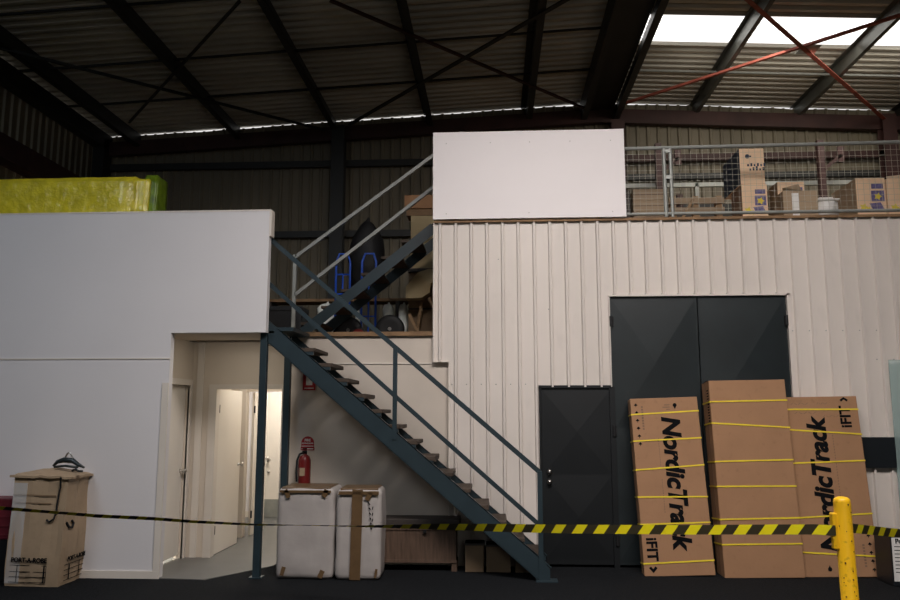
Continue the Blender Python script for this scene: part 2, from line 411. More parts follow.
# ---- cream wall under the stair and the deck above it
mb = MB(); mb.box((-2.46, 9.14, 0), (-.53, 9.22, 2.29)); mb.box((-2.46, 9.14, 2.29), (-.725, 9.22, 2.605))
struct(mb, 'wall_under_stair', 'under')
mb = MB(); mb.box((-2.46, 9.128, 2.27), (-.735, 9.14, 2.285)); mb.box((-.542, 9.07, 0), (-.528, 9.13, 2.29)); mb.box((-.71, 9.07, 2.285), (-.528, 9.13, 2.298))
struct(mb, 'trim_16', 'trim')
struct(MB().box((-3.5, 9.13, 2.605), (-.73, 13.9, 2.64)), 'floor_low_deck', 'timber_lip')
struct(MB().box((-2.47, 9.10, 2.60), (-.73, 9.135, 2.65)), 'trim_17', 'timber_lip')

# ---- corrugated store room on the right
DL, DM, DR, DT = 1.335, 2.34, 3.345, 3.04
SL, SR, ST = .52, 1.335, 1.995
def rng(x):
    if x < -.528: return (2.29, 3.945)
    if SL < x < SR: return (ST, 3.945)
    if DL <= x < DR: return (DT, 3.945)
    return (0, 3.945)
cw = struct(corr_wall(-.715, 7.0, rng, 9.09, cuts=(-.528, SL, SR, DL, DR), phase=-.55 + .093), 'wall_store', 'corr_white')
scr = MB().lathe([(.007, 0), (.007, -.004), (.004, -.007), (0, -.0075)], (0, 0, 0), 8, 'y').obj('screw', 'galv', cw)
first = True
for x, z in [(-.50 + .17 * i, 2.03) for i in range(6)] + [(1.38 + .186 * i, 3.07) for i in range(11)] + [(3.40 + .186 * i, 2.63) for i in range(6)] + [(4.31 + .186 * i, 2.30) for i in range(4)] + [(.63, 2.9), (.05, 3.5)]:
    o = scr if first else scr.copy()
    if not first: COL.objects.link(o)
    first = False; o.location = (x, 9.087, z)
struct(MB().box((-.73, 9.12, 2.6), (-.66, 13.9, 3.94)), 'wall_store_side', 'cream_wall')
struct(MB().box((-.73, 9.12, 3.86), (7.0, 13.9, 3.95)), 'floor_mezzanine', 'timber')
struct(MB().box((-.715, 9.05, 3.945), (7.0, 9.13, 3.975)), 'trim_18', 'timber_lip')
mb = MB(); mb.box((-.722, 9.055, 2.29), (-.708, 9.12, 3.945)); struct(mb, 'trim_19', 'corr_white')
mb = MB(); mb.box((DR, 9.05, 0), (DR + .035, 9.10, DT + .03)); mb.box((DL - .012, 9.055, ST), (DL, 9.10, DT + .02)); mb.box((DL - .012, 9.05, DT + .0), (DR + .035, 9.10, DT + .02))
struct(mb, 'trim_20', 'corr_white')
mb = MB(); mb.box((SR - .03, 9.062, 0), (SR + .03, 9.12, 2.0)); mb.box((SL - .02, 9.062, 0), (SL, 9.12, 2.0)); mb.box((SL - .02, 9.062, ST - .01), (SR, 9.12, ST + .02)); struct(mb, 'trim_21', 'door_dark2')

def pyramid(mb, x0, x1, z0, z1, y, h):
    c = ((x0 + x1) / 2, y - h, (z0 + z1) / 2)
    P = [(x0, y, z0), (x1, y, z0), (x1, y, z1), (x0, y, z1)]
    for i in range(4): mb.face(P[i], P[(i + 1) % 4], c)
def dark_door(n, x0, x1, zt, pans, m, h=.03):
    mb = MB(); mb.box((x0 + .006, 9.085, .03), (x1 - .006, 9.12, zt - .008))
    for a, b in pans: pyramid(mb, x0 + .03, x1 - .03, a, b, 9.085, h)
    return struct(mb, 'door_%d' % n, m)
d5 = dark_door(5, DL, DM, DT, ((.06, 1.52), (1.54, 3.0)), 'door_dark')
d6 = dark_door(6, DM, DR, DT, ((.06, 1.52), (1.54, 3.0)), 'door_dark')
for d, x in ((d5, DL + .01), (d6, DR - .015)):
    for z in (2.75, 1.5, .3):
        mb = MB().tube([(x, 9.06, z - .06), (x, 9.06, z + .06)], .02, 10); mb.box((x - .02, 9.065, z - .05), (x + .03, 9.085, z + .05)); mb.obj('hinge', 'black', d)
d7 = dark_door(7, SL, SR, ST, ((.08, 1.0), (1.02, 1.95)), 'door_dark2', .018)
for z in (1.04, .93):
    MB().lathe([(.03, 0), (.03, -.008), (.016, -.012), (.016, -.03), (.024, -.036), (.022, -.05), (0, -.051)], (.605, 9.083, z), 20, 'y').obj('lock', 'metal', d7, True)

# ---- big white board above the corrugated wall
t = thing('board_panel', 'large plain white board panel standing above the ribbed wall beside the mesh fence', 'panel', (.415, 9.04, 3.985))
MB().box((-1.14, -.02, -.005), (1.14, .02, 1.072), bev=.003).obj('board', 'white_panel', t)
for x, z in ((-.98, .93), (-.45, .93), (.02, .93), (.5, .93), (.98, .93), (-.98, .06), (0, .06), (.98, .06)):
    MB().lathe([(.007, 0), (.007, -.003), (0, -.005)], (x, -.02, z), 8, 'y').obj('screw', 'metal', t)

# ---- mesh fence of the mezzanine
t = thing('mesh_fence', 'galvanised wire mesh safety fence along the mezzanine edge right of the white board', 'fence', (1.57, 9.09, 3.985))
L_ = 5.3
MB().tube([(0, 0, .845), (L_, 0, .875)], .022, 10).obj('top_rail', 'galv', t)
MB().tube([(0, 0, .04), (L_, 0, .045)], .02, 10).obj('bottom_rail', 'galv', t)
for x in (.46, .535, 3.42, 4.9):
    MB().tube([(x, 0, 0), (x, 0, .85)], .021, 10).obj('post', 'galv', t)
MB().box((.47, -.03, .46), (.53, -.01, .50)).obj('clamp', 'galv', t)
MB().box((.47, -.03, .78), (.53, -.01, .82)).obj('clamp', 'galv', t)
mb = MB(); r_ = .0012
x = .03
while x < L_:
    if abs(x - .5) > .05: mb.bar((x, .012, .05), (x, .012, .85 + .005 * x), r_ * 2, r_ * 2)
    x += .068
z = .1
while z < .84:
    mb.bar((.0, .015, z), (L_, .015, z + .003), r_ * 2, r_ * 2); z += .068
mb.obj('wire_mesh', 'wire', t)

# ================================================================== STAIR
st = thing('staircase', 'slate grey steel staircase with open timber treads climbing left from the floor', 'stairs', (-1, 8.7, 0))
def S(mb, name, m, **k):
    o = mb.obj(name, m, **k); o.parent = st; o.location = Vector(o.location) - Vector((-1, 8.7, 0)); return o
def lowz(x): return 2.47 - .848 * (x + 2.47)
for y in (8.33, 9.02):
    mb = MB(); xa, xb = -2.47, .445
    mb.prism([(xa, y, lowz(xa)), (xa, y, lowz(xa) + .235), (xb, y, max(.0, lowz(xb)) + .235), (xb + .10, y, .12), (xb + .10, y, 0), (xb, y, 0)], (0, .012, 0))
    # flanges
    u = Vector((1, 0, -.848)).normalized(); nrm = Vector((.848, 0, 1)).normalized()
    for off in (0, .175):
        a = Vector((xa, y + .03, lowz(xa))) + nrm * off; b = Vector((xb, y + .03, lowz(xb))) + nrm * off
        mb.bar(a, b, .06, .009, up=nrm)
    S(mb, 'stringer', 'stair')
for k in range(14):
    zt = 2.40 - .165 * k; xn = -1.945 + .1865 * k
    mb = MB(); mb.box((xn - .25, 8.36, zt - .042), (xn, 9.01, zt), bev=.006)
    if k in (3, 7, 10): mb.box((xn - .03, 8.352, zt - .05), (xn + .004, 8.9, zt - .03))
    o = S(mb, 'tread', 'tread')
    MB().bar((xn - .22, 8.365, zt - .06), (xn - .02, 8.365, zt - .06), .03, .035).obj('bracket', 'stair', o)
    mbb = None
mb = MB(); mb.box((-3.45, 8.34, 2.585), (-2.19, 9.09, 2.625)); mb.box((-2.5, 8.33, 2.44), (-2.46, 9.05, 2.60)); S(mb, 'landing', 'stair')
S(MB().bar((-2.505, 8.345, 0), (-2.505, 8.345, 2.64), .075, .075, bev=.005), 'post', 'stair')
S(MB().bar((-2.42, 9.02, 0), (-2.42, 9.02, 2.6), .075, .075, bev=.005), 'post', 'stair')
S(MB().box((-2.57, 8.28, 0), (-2.44, 8.41, .012)), 'base_plate', 'stair')
S(MB().box((.40, 8.27, 0), (.62, 8.42, .012)), 'base_plate', 'stair')
S(MB().bar((-2.62, 8.36, 3.73), (.455, 8.36, 1.09), .042, .05), 'handrail', 'stair')
S(MB().bar((-2.62, 8.36, 3.235), (.455, 8.36, .545), .036, .045), 'middle_rail', 'stair')
S(MB().bar((-1.07, 8.345, 1.42), (-1.07, 8.345, 2.40), .045, .045), 'rail_post', 'stair')
S(MB().bar((.455, 8.345, 0), (.455, 8.345, 1.10), .05, .05), 'rail_post', 'stair')
S(MB().bar((-2.53, 8.36, 2.6), (-2.53, 8.36, 3.6), .045, .045), 'rail_post', 'stair')

# upper flight, climbing right from the landing
st2 = thing('staircase', 'upper dark stair flight with pale grey handrails rising right to the mezzanine', 'stairs', (-1.6, 9.9, 2.64))
def S2(mb, name, m):
    o = mb.obj(name, m); o.parent = st2; o.location = Vector(o.location) - Vector((-1.6, 9.9, 2.64)); return o
for y in (9.78, 10.5):
    mb = MB(); mb.bar((-2.44, y, 2.715), (-.77, y, 4.065), .012, .135); mb.bar((-2.44, y + .02, 2.775), (-.77, y + .02, 4.125), .05, .01); mb.bar((-2.44, y + .02, 2.655), (-.77, y + .02, 4.005), .05, .01); S2(mb, 'stringer', 'stair')
for k in range(6):
    z = 2.85 + .2125 * k; x = -2.46 + .256 * k
    S2(MB().box((x - .02, 9.805, z - .035), (x + .25, 10.475, z), bev=.004), 'tread', 'tread')
S2(MB().bar((-2.56, 9.78, 3.70), (-.75, 9.78, 5.05), .042, .042), 'handrail', 'rail_grey')
S2(MB().bar((-2.56, 9.78, 3.20), (-.75, 9.78, 4.62), .042, .042), 'middle_rail', 'rail_grey')
S2(MB().bar((-2.57, 9.78, 2.641), (-2.57, 9.78, 3.73), .042, .042), 'rail_post', 'rail_grey')

# ================================================================== CARTONS LEANING ON THE DOUBLE DOOR
def icon_arrows(mb, x, z, s):     # small printed handling mark
    mb.prism([(x - s * .5, -.0015, z), (x, -.0015, z + s * .5), (x + s * .5, -.0015, z), (x + s * .1, -.0015, z - s * .1), (x, -.0015, z - s * .5), (x - s * .1, -.0015, z - s * .1)], (0, .001, 0))

def lean_carton(label, x, y, w, t, h, lean, roll, rz, straps, cm='card'):
    e = thing('carton', label, 'carton', (x, y, 0.004), (0, 0, 0), None)
    # lean back: rotate about the back-bottom so the front edge stays low
    e.rotation_euler = (R(-lean), R(roll), R(rz))
    mb = MB(); mb.box((-w / 2, 0, 0), (w / 2, t, h), bev=.006); mb.obj('box_body', cm, e)
    # flap seam down the left side
    mb = MB(); mb.box((-w / 2 - .0015, t * .48, .01), (-w / 2, t * .52, h - .01)); mb.obj('flap_seam', 'card_dark', e)
    for z0, z1 in straps:
        mb = MB()
        q = .0035
        P = [(-w / 2 - q, -q), (w / 2 + q, -q), (w / 2 + q, t + q), (-w / 2 - q, t + q)]
        zz = [z0, z1, z1, z0]
        for i in range(4):
            a = (P[i][0], P[i][1], zz[i]); b = (P[(i + 1) % 4][0], P[(i + 1) % 4][1], zz[(i + 1) % 4])
            mb.bar(a, b, .004, .015)
        mb.obj('strap', 'strap', e)
    return e

c1 = lean_carton('brown treadmill carton whose black lettering reads downwards, nearest the small door', 1.925, 8.655, .735, .17, 1.875, 6.0, -1.9, 0,
                 ((1.70, 1.72), (1.41, 1.425), (1.10, 1.135), (.815, .80), (.53, .535), (.13, .15)))
text('lettering', 'NordicTrack', .268, 'ink', c1, (.045, -.002, .98), (-90, 'front'), .2, .011, .985)
text('lettering', 'iFIT', .155, 'ink', c1, (-.272, -.002, .275), (-90, 'front'), 0, .005, 1.0)
MB().prism([(-.317, -.0015, .085), (-.272, -.0015, .035), (-.227, -.0015, .085), (-.250, -.0015, .102), (-.272, -.0015, .075), (-.295, -.0015, .102)], (0, .001, 0)).obj('chevron_mark', 'ink', c1)
mb = MB()
for i in range(6): icon_arrows(mb, -.31 + .003 * i, 1.80 - .085 * i, .045)
mb.obj('handling_marks', 'ink', c1)
mb = MB()
for i in range(9): mb.box((-.255, -.0015, 1.77 - .03 * i), (-.235, 0, 1.79 - .03 * i))
for i in range(11): mb.box((-.10, -.0015, 1.42 - .028 * i), (-.092, 0, 1.436 - .028 * i))
for i in range(13): mb.box((-.10, -.0015, .98 - .028 * i), (-.092, 0, .996 - .028 * i))
mb.box((0, -.0015, 1.79), (.06, 0, 1.80)); mb.box((-.02, -.0015, 1.765), (.06, 0, 1.775)); mb.box((.02, -.0015, 1.74), (.06, 0, 1.75))
mb.obj('small_print', 'card_dark', c1)
mb = MB(); mb.lathe([(.022, 0), (.022, -.0015), (0, -.0016)], (.115, 0, 1.79), 14, 'y'); mb.prism([(.10, -.0015, 1.78), (.115, -.0015, 1.745), (.13, -.0015, 1.78)], (0, .001, 0)); mb.obj('round_mark', 'ink', c1)

c2 = lean_carton('tallest plain brown carton without lettering, strapped in yellow, middle of the three', 2.782, 8.60, .82, .30, 2.06, 4.6, -.9, 0,
                 ((1.83, 1.835), (1.60, 1.54), (1.19, 1.20), (.93, .925), (.59, .60), (.335, .34)))
mb = MB()
for i in range(6): icon_arrows(mb, 0, 0, .001)
mb = MB()   # printed column on its left side
for i in range(12): mb.box((-.4115, .05, 1.95 - .03 * i), (-.4103, .11, 1.965 - .03 * i))
mb.obj('small_print', 'ink', c2)
MB().box((-.412, .004, 2.0605), (.412, .22, 2.064)).obj('dark_top_tape', 'chest_dark', c2)

c3 = lean_carton('brown treadmill carton whose black lettering reads upwards, rightmost and behind the bollard', 3.605, 8.69, .77, .15, 1.885, 5.8, -.9, 0,
                 ((1.75, 1.74), (1.53, 1.47), (1.17, 1.19), (.60, .64), (.25, .205)))
text('lettering', 'NordicTrack', .268, 'ink', c3, (-.075, -.002, .94), (90, 'front'), .2, .011, .985)
text('lettering', 'iFIT', .155, 'ink', c3, (.245, -.002, 1.66), (90, 'front'), 0, .005, 1.0)
MB().prism([(.20, -.0015, 1.845), (.245, -.0015, 1.875), (.29, -.0015, 1.845), (.275, -.0015, 1.825), (.245, -.0015, 1.85), (.215, -.0015, 1.825)], (0, .001, 0)).obj('chevron_mark', 'ink', c3)
mb = MB()
for i in range(5): icon_arrows(mb, .33 - .004 * i, .07 + .085 * i, .045)
mb.obj('handling_marks', 'ink', c3)
mb = MB()
for i in range(8): mb.box((.24, -.0015, .10 + .03 * i), (.262, 0, .118 + .03 * i))
for i in range(22): mb.box((.075, -.0015, .82 + .03 * i), (.083, 0, .836 + .03 * i))
for a, b, w in ((-.33, 1.80, .2), (-.05, 1.80, .12), (-.30, 1.70, .25), (0, 1.66, .18)):
    for i in range(5): mb.bar((a + w * i / 5, -.001, b + .015 * (i % 2)), (a + w * (i + .7) / 5, -.001, b + .02 * ((i + 1) % 2)), .001, .005, up=(0, 0, 1))
mb.obj('small_print', 'card_dark', c3)
mb = MB(); mb.lathe([(.022, 0), (.022, -.0015), (0, -.0016)], (-.12, 0, .08), 14, 'y'); mb.prism([(-.135, -.0015, .085), (-.12, -.0015, .12), (-.105, -.0015, .085)], (0, .001, 0)); mb.obj('round_mark', 'ink', c3)

# black board on the wall, pale sheet, black carton with white label
t = thing('wall_board', 'black rectangular board fixed to the ribbed wall right of the cartons', 'board', (4.30, 9.045, 1.1))
MB().box((-.26, -.012, 0), (.26, .012, .335), bev=.003).obj('board', 'black_board', t)
MB().lathe([(.01, 0), (.01, -.004), (0, -.005)], (.19, -.012, .29), 8, 'y').obj('screw', 'metal', t)
t = thing('plastic_sheet', 'pale translucent green sheet standing against the ribbed wall at right edge', 'sheet', (4.78, 9.035, 0))
MB().box((-.37, -.006, .0), (.37, .006, 2.29)).obj('pane', 'perspex', t)
t = thing('carton', 'small black carton with a white paper label beside the lettered carton', 'carton', (4.32, 8.28, 0))
MB().box((-.40, 0, 0), (.30, .35, .50), bev=.01).obj('box_body', 'black_board', t)
MB().box((-.39, -.004, .05), (.06, -.001, .47)).obj('paper_label', 'sign_white', t)
text('lettering', 'Pow', .065, 'ink', t, (-.30, -.006, .435), (0, 'front'), 0, .002)
mb = MB()
for i in range(8): mb.box((-.37, -.0055, .38 - .035 * i), (-.05 + .1 * (i % 2), -.004, .387 - .035 * i))
mb.obj('label_lines', 'ink', t)

# ================================================================== BOLLARD AND TAPE
t = thing('bollard', 'chipped yellow steel bollard post holding the hazard tape', 'bollard', (2.366, 5.6, 0), (0, R(-.8), 0))
MB().lathe([(.057, .0), (.055, .002), (.055, 1.10), (.052, 1.118), (.04, 1.130), (.02, 1.136), (0, 1.137)], (0, 0, 0), 32).obj('post', 'bollard', t, True)
MB().lathe([(.0, .001), (.11, .001), (.11, .012), (.066, .014)], (0, 0, 0), 32).obj('base_flange', 'bollard', t)
MB().box((-.084, -.025, .79), (-.045, .025, 1.03), bev=.008).obj('latch_plate', 'bollard', t)
for i in range(26):
    mb = MB()
    a = random.uniform(-2.6, -.5); z = random.uniform(.05, 1.09); s = random.uniform(.004, .009)
    mb.box(((.0552) * math.cos(a) - s * .5, (.0552) * math.sin(a) - .003, z), ((.0552) * math.cos(a) + s * .5, (.0552) * math.sin(a) + .003, z + s * 1.3), bev=.001); mb.obj('rust_chip', 'rust', t)


def tape(pts, name, label):
    """pts: (x,y,z,width,twist_deg) ; ribbon with UVs"""
    P = []
    for (a, b) in zip(pts, pts[1:]):
        for i in range(14): P.append([a[j] + (b[j] - a[j]) * i / 14 for j in range(5)])
    P.append(list(pts[-1]))
    bm = bmesh.new(); uvl = bm.loops.layers.uv.new('UVMap'); rows = []; s = 0
    for i, p in enumerate(P):
        if i: s += (Vector(p[:3]) - Vector(P[i - 1][:3])).length
        d = (Vector(P[min(i + 1, len(P) - 1)][:3]) - Vector(P[max(i - 1, 0)][:3])).normalized()
        up = Matrix.Rotation(R(p[4]), 3, d) @ Vector((0, 0, 1))
        c = Vector(p[:3])
        rows.append((bm.verts.new(c - up * p[3] / 2), bm.verts.new(c + up * p[3] / 2), s))
    for A, B in zip(rows, rows[1:]):
        f = bm.faces.new((A[0], B[0], B[1], A[1]))
        for l, uv in zip(f.loops, ((A[2], 0), (B[2], 0), (B[2], 1), (A[2], 1))): l[uvl].uv = uv
    me = bpy.data.meshes.new(name); bm.to_mesh(me); bm.free(); me.materials.append(M['hazard'])
    for p in me.polygons: p.use_smooth = True
    o = bpy.data.objects.new(name, me); COL.objects.link(o)
    return tag(o, label, 'tape')
tape([(-5.35, 7.28, .885, .05, 38), (-4.67, 7.32, .81, .05, 40), (-4.1, 7.36, .765, .05, 52), (-3.75, 7.36, .740, .05, 42), (-3.2, 7.34, .722, .05, 44), (-2.8, 7.30, .703, .05, 50),
      (-2.2, 7.2, .695, .055, 64), (-1.80, 7.15, .70, .06, 78), (-1.2, 7.02, .713, .06, 70), (-.6, 6.86, .738, .064, 42), (.0, 6.62, .767, .068, 18), (.55, 6.35, .80, .068, 6), (1.3, 6.04, .845, .068, 0), (2.17, 5.62, .915, .068, 0), (2.285, 5.57, .915, .068, 0)],
     'hazard_tape', 'long yellow and black hazard tape stretched from the bollard to the left past the cartons')
tape([(2.42, 5.67, .92, .062, 0), (2.9, 6.1, .83, .062, 6), (3.6, 6.6, .715, .062, 0), (4.6, 7.2, .61, .062, 0)],
     'hazard_tape', 'short length of striped hazard tape running off to the right behind the bollard')

# ================================================================== LEFT CARTON (wardrobe box)
t = thing('carton', 'tall tan wardrobe carton with bulging taped top against the white wall', 'carton', (-4.60, 8.03, 0), (0, R(1.4), R(1.5)))
mb = MB(); bm = mb.bm
W, D_, H_ = .27, .25, 1.07
def wbx(u, v, z):   # box skin with mild sag
    k = 1 + .03 * math.sin(z * 5) + (.035 * z)
    n = noise.noise(Vector((u * 2.3 + 5, v * 2.1, z * 3.1))) * .022
    return Vector((u * W * k + n, v * D_ * k + n * .6, z * H_))
nz = 14; per = []
N4 = 8
for i in range(N4): per.append((-1 + 2 * i / N4, -1))
for i in range(N4): per.append((1, -1 + 2 * i / N4))
for i in range(N4): per.append((1 - 2 * i / N4, 1))
for i in range(N4): per.append((-1, 1 - 2 * i / N4))
rings = [[bm.verts.new(wbx(u, v, k / nz) - Vector((0, 0, .0))) for u, v in per] for k in range(nz + 1)]
for A, B in zip(rings, rings[1:]):
    for i in range(len(per)): bm.faces.new((A[i], A[(i + 1) % len(per)], B[(i + 1) % len(per)], B[i]))
bm.faces.new(rings[0][::-1]); bm.faces.new(rings[-1])
for v in rings[0]: v.co.z = .002
mb.obj('box_body', 'card_tan', t)
mb = MB(); bm = mb.bm   # overhanging domed lid
g = [[bm.verts.new(((-.315 + .63 * i / 10), (-.275 + .55 * j / 8), 1.075 + .055 * math.sin(math.pi * i / 10) * math.sin(math.pi * j / 8) + .02 * noise.noise(Vector((i * .7, j * .8, 2))))) for j in range(9)] for i in range(11)]
for i in range(10):
    for j in range(8): bm.faces.new((g[i][j], g[i + 1][j], g[i + 1][j + 1], g[i][j + 1]))
r = bmesh.ops.extrude_face_region(bm, geom=list(bm.faces)); bmesh.ops.translate(bm, vec=(0, 0, -.022), verts=[v for v in r['geom'] if isinstance(v, bmesh.types.BMVert)])
mb.obj('lid', 'card_tan', t)
MB().box((-.268, -.2625, .03), (-.13, -.256, 1.0)).obj('plastic_wrap', 'film', t, label='shiny clear plastic wrap')
mb = MB()
mb.box((-.255, -.262, .875), (.17, -.258, .89)); mb.box((-.24, -.262, .80), (.13, -.259, .812)); mb.obj('dent_crease', 'card_brown', t)
text('lettering', 'PORT-A-ROBE', .062, 'ink', t, (-.035, -.275, .255), (0, 'front'), 0, .0025, .92)
text('lettering', 'PORT-A-ROBE', .062, 'ink', t, (.297, 0.02, .255), (0, 'right'), 0, .0025, .92)
mb = MB()
for z in (.20, .14, .09, .04): mb.box((-.23, -.2625, z), (.14, -.2605, z + .006))
mb.box((.11, -.2625, .04), (.125, -.2605, .21)); mb.box((-.16, -.2625, .04), (-.15, -.2605, .206)); mb.box((.135, -.2625, .04), (.14, -.2605, .206))
for z in (.20, .15, .10, .05): mb.box((.2835, -.19, z), (.2855, .2, z + .006))
mb.box((.2835, -.1, .05), (.2855, -.085, .206)); mb.box((.2835, .1, .05), (.2855, .11, .206))
mb.obj('printed_form', 'ink', t)
mb = MB(); mb.tube([(.22, -.30, 1.07), (.215, -.275, .97), (.20, -.268, .88), (.19, -.268, .72), (.175, -.272, .66), (.13, -.27, .63), (.10, -.268, .65)], .009, 6)
mb.tube([(.275, -.21, .62), (.285, -.17, .57), (.29, -.12, .56), (.292, -.10, .60), (.29, -.13, .63)], .012, 6); mb.obj('black_cord', 'black', t)
MB().lathe([(.006, 0), (.006, -.01), (0, -.011)], (.195, -.262, .78), 8, 'y').obj('staple', 'sign_white', t)
hk = thing('coat_hanger', 'black plastic hanger clip lying on top of the tall tan carton', 'hanger', (-4.42, 7.98, 1.17))
mb = MB(); mb.tube([(-.05, 0, .03), (-.01, 0, .11), (.01, 0, .125), (.03, 0, .11), (.075, 0, .03), (.05, -.01, .022), (-.05, -.01, .03)], .008, 6)
mb.obj('hook', 'metal', hk)
mb = MB(); mb.tube([(-.15, 0, -.012), (-.11, 0, .03), (-.04, 0, .05), (.05, 0, .045), (.12, 0, .0), (.19, -.02, -.025)], [.012, .02, .028, .028, .02, .010], 8)
mb.tube([(-.12, -.03, -.02), (0, -.04, -.008), (.13, -.03, -.022)], .014, 6); mb.obj('clip', 'hook', hk, True)
ck = MB(); ck.tube([(-4.30, 7.86, 1.12), (-4.26, 7.85, 1.135), (-4.22, 7.83, 1.118), (-4.19, 7.86, 1.115)], .012, 6); ck.obj('webbing_strap', 'black', label='short black strap lying on the right corner of the tan carton top', cat='strap')

t = thing('plastic_crate', 'dark red plastic crate partly out of view left of the tan carton', 'crate', (-5.2, 7.95, 0))
mb = MB(); mb.box((-.28, 0, .42), (.255, .28, .83), bev=.015)
for i in range(4): mb.box((-.28, -.008, .46 + .09 * i), (.25, 0, .475 + .09 * i))
mb.obj('crate_body', 'crimson', t)
MB().box((-.27, .01, 0.001), (.23, .28, .425), bev=.01).obj('base', 'black', t)

# ================================================================== WRAPPED CARTONS BY THE POST
def wrapped(label, x, y, w, d, h, rz, tapes, seed):
    e = thing('wrapped_carton', label, 'carton', (x, y, 0), (0, 0, R(rz)))
    mb = MB(); bm = mb.bm
    bmesh.ops.create_cube(bm, size=1); bmesh.ops.scale(bm, vec=(w, d, h), verts=bm.verts)
    bmesh.ops.translate(bm, vec=(0, d / 2, h / 2), verts=bm.verts)
    bmesh.ops.bevel(bm, geom=[e_ for e_ in bm.edges], offset=.06, segments=3, affect='EDGES', profile=.6)
    bmesh.ops.subdivide_edges(bm, edges=[e_ for e_ in bm.edges if e_.calc_length() > .2], cuts=7, use_grid_fill=True)
    for v in bm.verts:
        n = noise.noise(v.co * 4 + Vector((seed, 0, 0))) * .014
        v.co += Vector((n, n, 0)); v.co.x *= 1 + .03 * math.sin(math.pi * v.co.z / h)
        v.co.z = max(v.co.z, .001)
    mb.obj('foam_wrap', 'wrap', e, True)
    mb = MB(); mb.box((-w / 2 + .035, .02, h - .03), (w / 2 - .035, d - .02, h + .006), bev=.012); mb.obj('cardboard_top', 'brown_tape', e)
    for a, b, c, dd, ang in tapes:
        rm = Matrix.Rotation(R(ang), 3, 'Y')
        MB().box((a, -.022, b), (c, -.0145, dd), rm).obj('packing_tape', 'brown_tape', e)
    return e
wrapped('wide white foam wrapped carton standing beside the stair post', -1.99, 8.27, .595, .48, .925, 0,
        [(-.215, .82, -.17, .91, -25), (.185, .83, .235, .91, 25), (-.235, .04, -.195, .13, 15), (.16, .02, .21, .10, 25), (-.27, .875, .27, .90, 0)], 1)
w2 = wrapped('narrow white wrapped carton with a vertical brown tape strip down its front', -1.425, 8.255, .47, .42, .92, 1.5,
        [(-.075, .01, .035, .91, 1), (-.21, .86, .21, .895, 0), (.08, .80, .13, .89, 30), (.175, .03, .2, .12, 10)], 9)
mb = MB()
for i in range(6): mb.bar((.10 + .006 * i, -.017, .78 - .05 * i), (.12 + .004 * i, -.017, .76 - .05 * i), .003, .012)
for i in range(4): mb.bar((.15, -.017, .74 - .06 * i), (.145, -.017, .71 - .06 * i), .003, .01)
mb.obj('handwriting', 'ink', w2)

# ================================================================== CHESTS UNDER THE STAIR
t = thing('timber_chest', 'dark timber chest with thick top and short legs under the staircase', 'chest', (-.86, 9.08, 0))
MB().box((-.53, -.34, .475), (.46, .02, .55), bev=.006).obj('top', 'chest_dark', t)
mb = MB(); mb.box((-.49, -.31, .09), (.42, .0, .475))
for i in range(9): mb.box((-.47 + .1 * i, -.315, .1), (-.465 + .1 * i, -.309, .47))
mb.obj('body', 'chest', t)
mb = MB(); mb.box((-.50, -.322, .435), (.43, -.305, .475)); mb.box((-.5, -.322, .09), (.43, -.305, .12)); mb.obj('rail', 'chest', t)
for x in (-.46, .40):
    for y in (-.28, -.03): MB().box((x - .03, y - .03, 0), (x + .03, y + .03, .10)).obj('leg', 'chest', t)
MB().lathe([(.02, 0), (.02, -.02), (0, -.022)], (.08, -.325, .42), 12, 'y').obj('latch', 'black', t)
for i, (x, w, h, lb) in enumerate(((-.24, .20, .30, 'small brown box on the floor right of the dark chest'), (.02, .26, .29, 'squat brown box on the floor close behind the lowest treads'))):
    t = thing('storage_box', lb, 'box', (x, 8.995, 0))
    MB().box((-w / 2, -.25, .001), (w / 2, 0, h), bev=.005).obj('body', 'card_brown', t); MB().box((-w / 2 - .005, -.255, h - .02), (w / 2 + .005, .005, h)).obj('lid', 'chest_dark', t)
t = thing('storage_box', 'pale brown carton on the floor behind the stair foot beside the small door', 'box', (.33, 8.995, 0))
MB().box((-.13, -.25, .001), (.13, 0, .19), bev=.005).obj('body', 'card_brown', t); MB().box((-.13, -.252, .1), (.13, -.25, .115)).obj('tape', 'brown_tape', t)

# ================================================================== FIRE EXTINGUISHER AND SIGNS
t = thing('fire_extinguisher', 'red fire extinguisher with black hose hung on the cream wall', 'extinguisher', (-2.20, 9.055, .86))
MB().lathe([(0, 0), (.05, .0), (.068, .015), (.07, .03), (.07, .30), (.055, .345), (.025, .365), (.022, .38), (0, .381)], (0, 0, 0), 24).obj('cylinder', 'red_paint', t, True)
MB().box((-.04, -.0725, .13), (.02, -.05, .22)).obj('label_plate', 'card_tan', t)
mb = MB(); mb.lathe([(.022, .36), (.026, .40), (.0, .405)], (0, 0, 0), 14); mb.box((-.015, -.08, .40), (.015, .03, .412)); mb.box((-.015, -.07, .425), (.015, .03, .437)); mb.obj('valve_handle', 'black', t)
MB().tube([(-.02, 0, .385), (-.06, -.01, .37), (-.085, -.02, .30), (-.09, -.02, .16), (-.08, -.03, .06)], .012, 8).obj('hose', 'black', t, True)
MB().box((-.03, .055, .25), (.03, .085, .33)).obj('wall_bracket', 'metal', t)
t = thing('safety_sign', 'small round topped red sign above the fire extinguisher', 'sign', (-2.19, 9.132, 1.27))
mb = MB(); mb.prism([(.075 * math.cos(a), 0, .085 + .075 * math.sin(a)) for a in [math.pi * i / 16 for i in range(17)]] + [(-.075, 0, .03), (.075, 0, .03)], (0, .006, 0)); mb.box((-.08, 0, 0), (.08, .006, .035))
mb.obj('plate', 'sign_red', t)
text('lettering', 'FIRE', .04, 'sign_white', t, (0, -.002, .115), (0, 'front'), 0, .001)
text('lettering', 'EXTINGUISHER', .02, 'sign_white', t, (0, -.002, .08), (0, 'front'), 0, .0005)
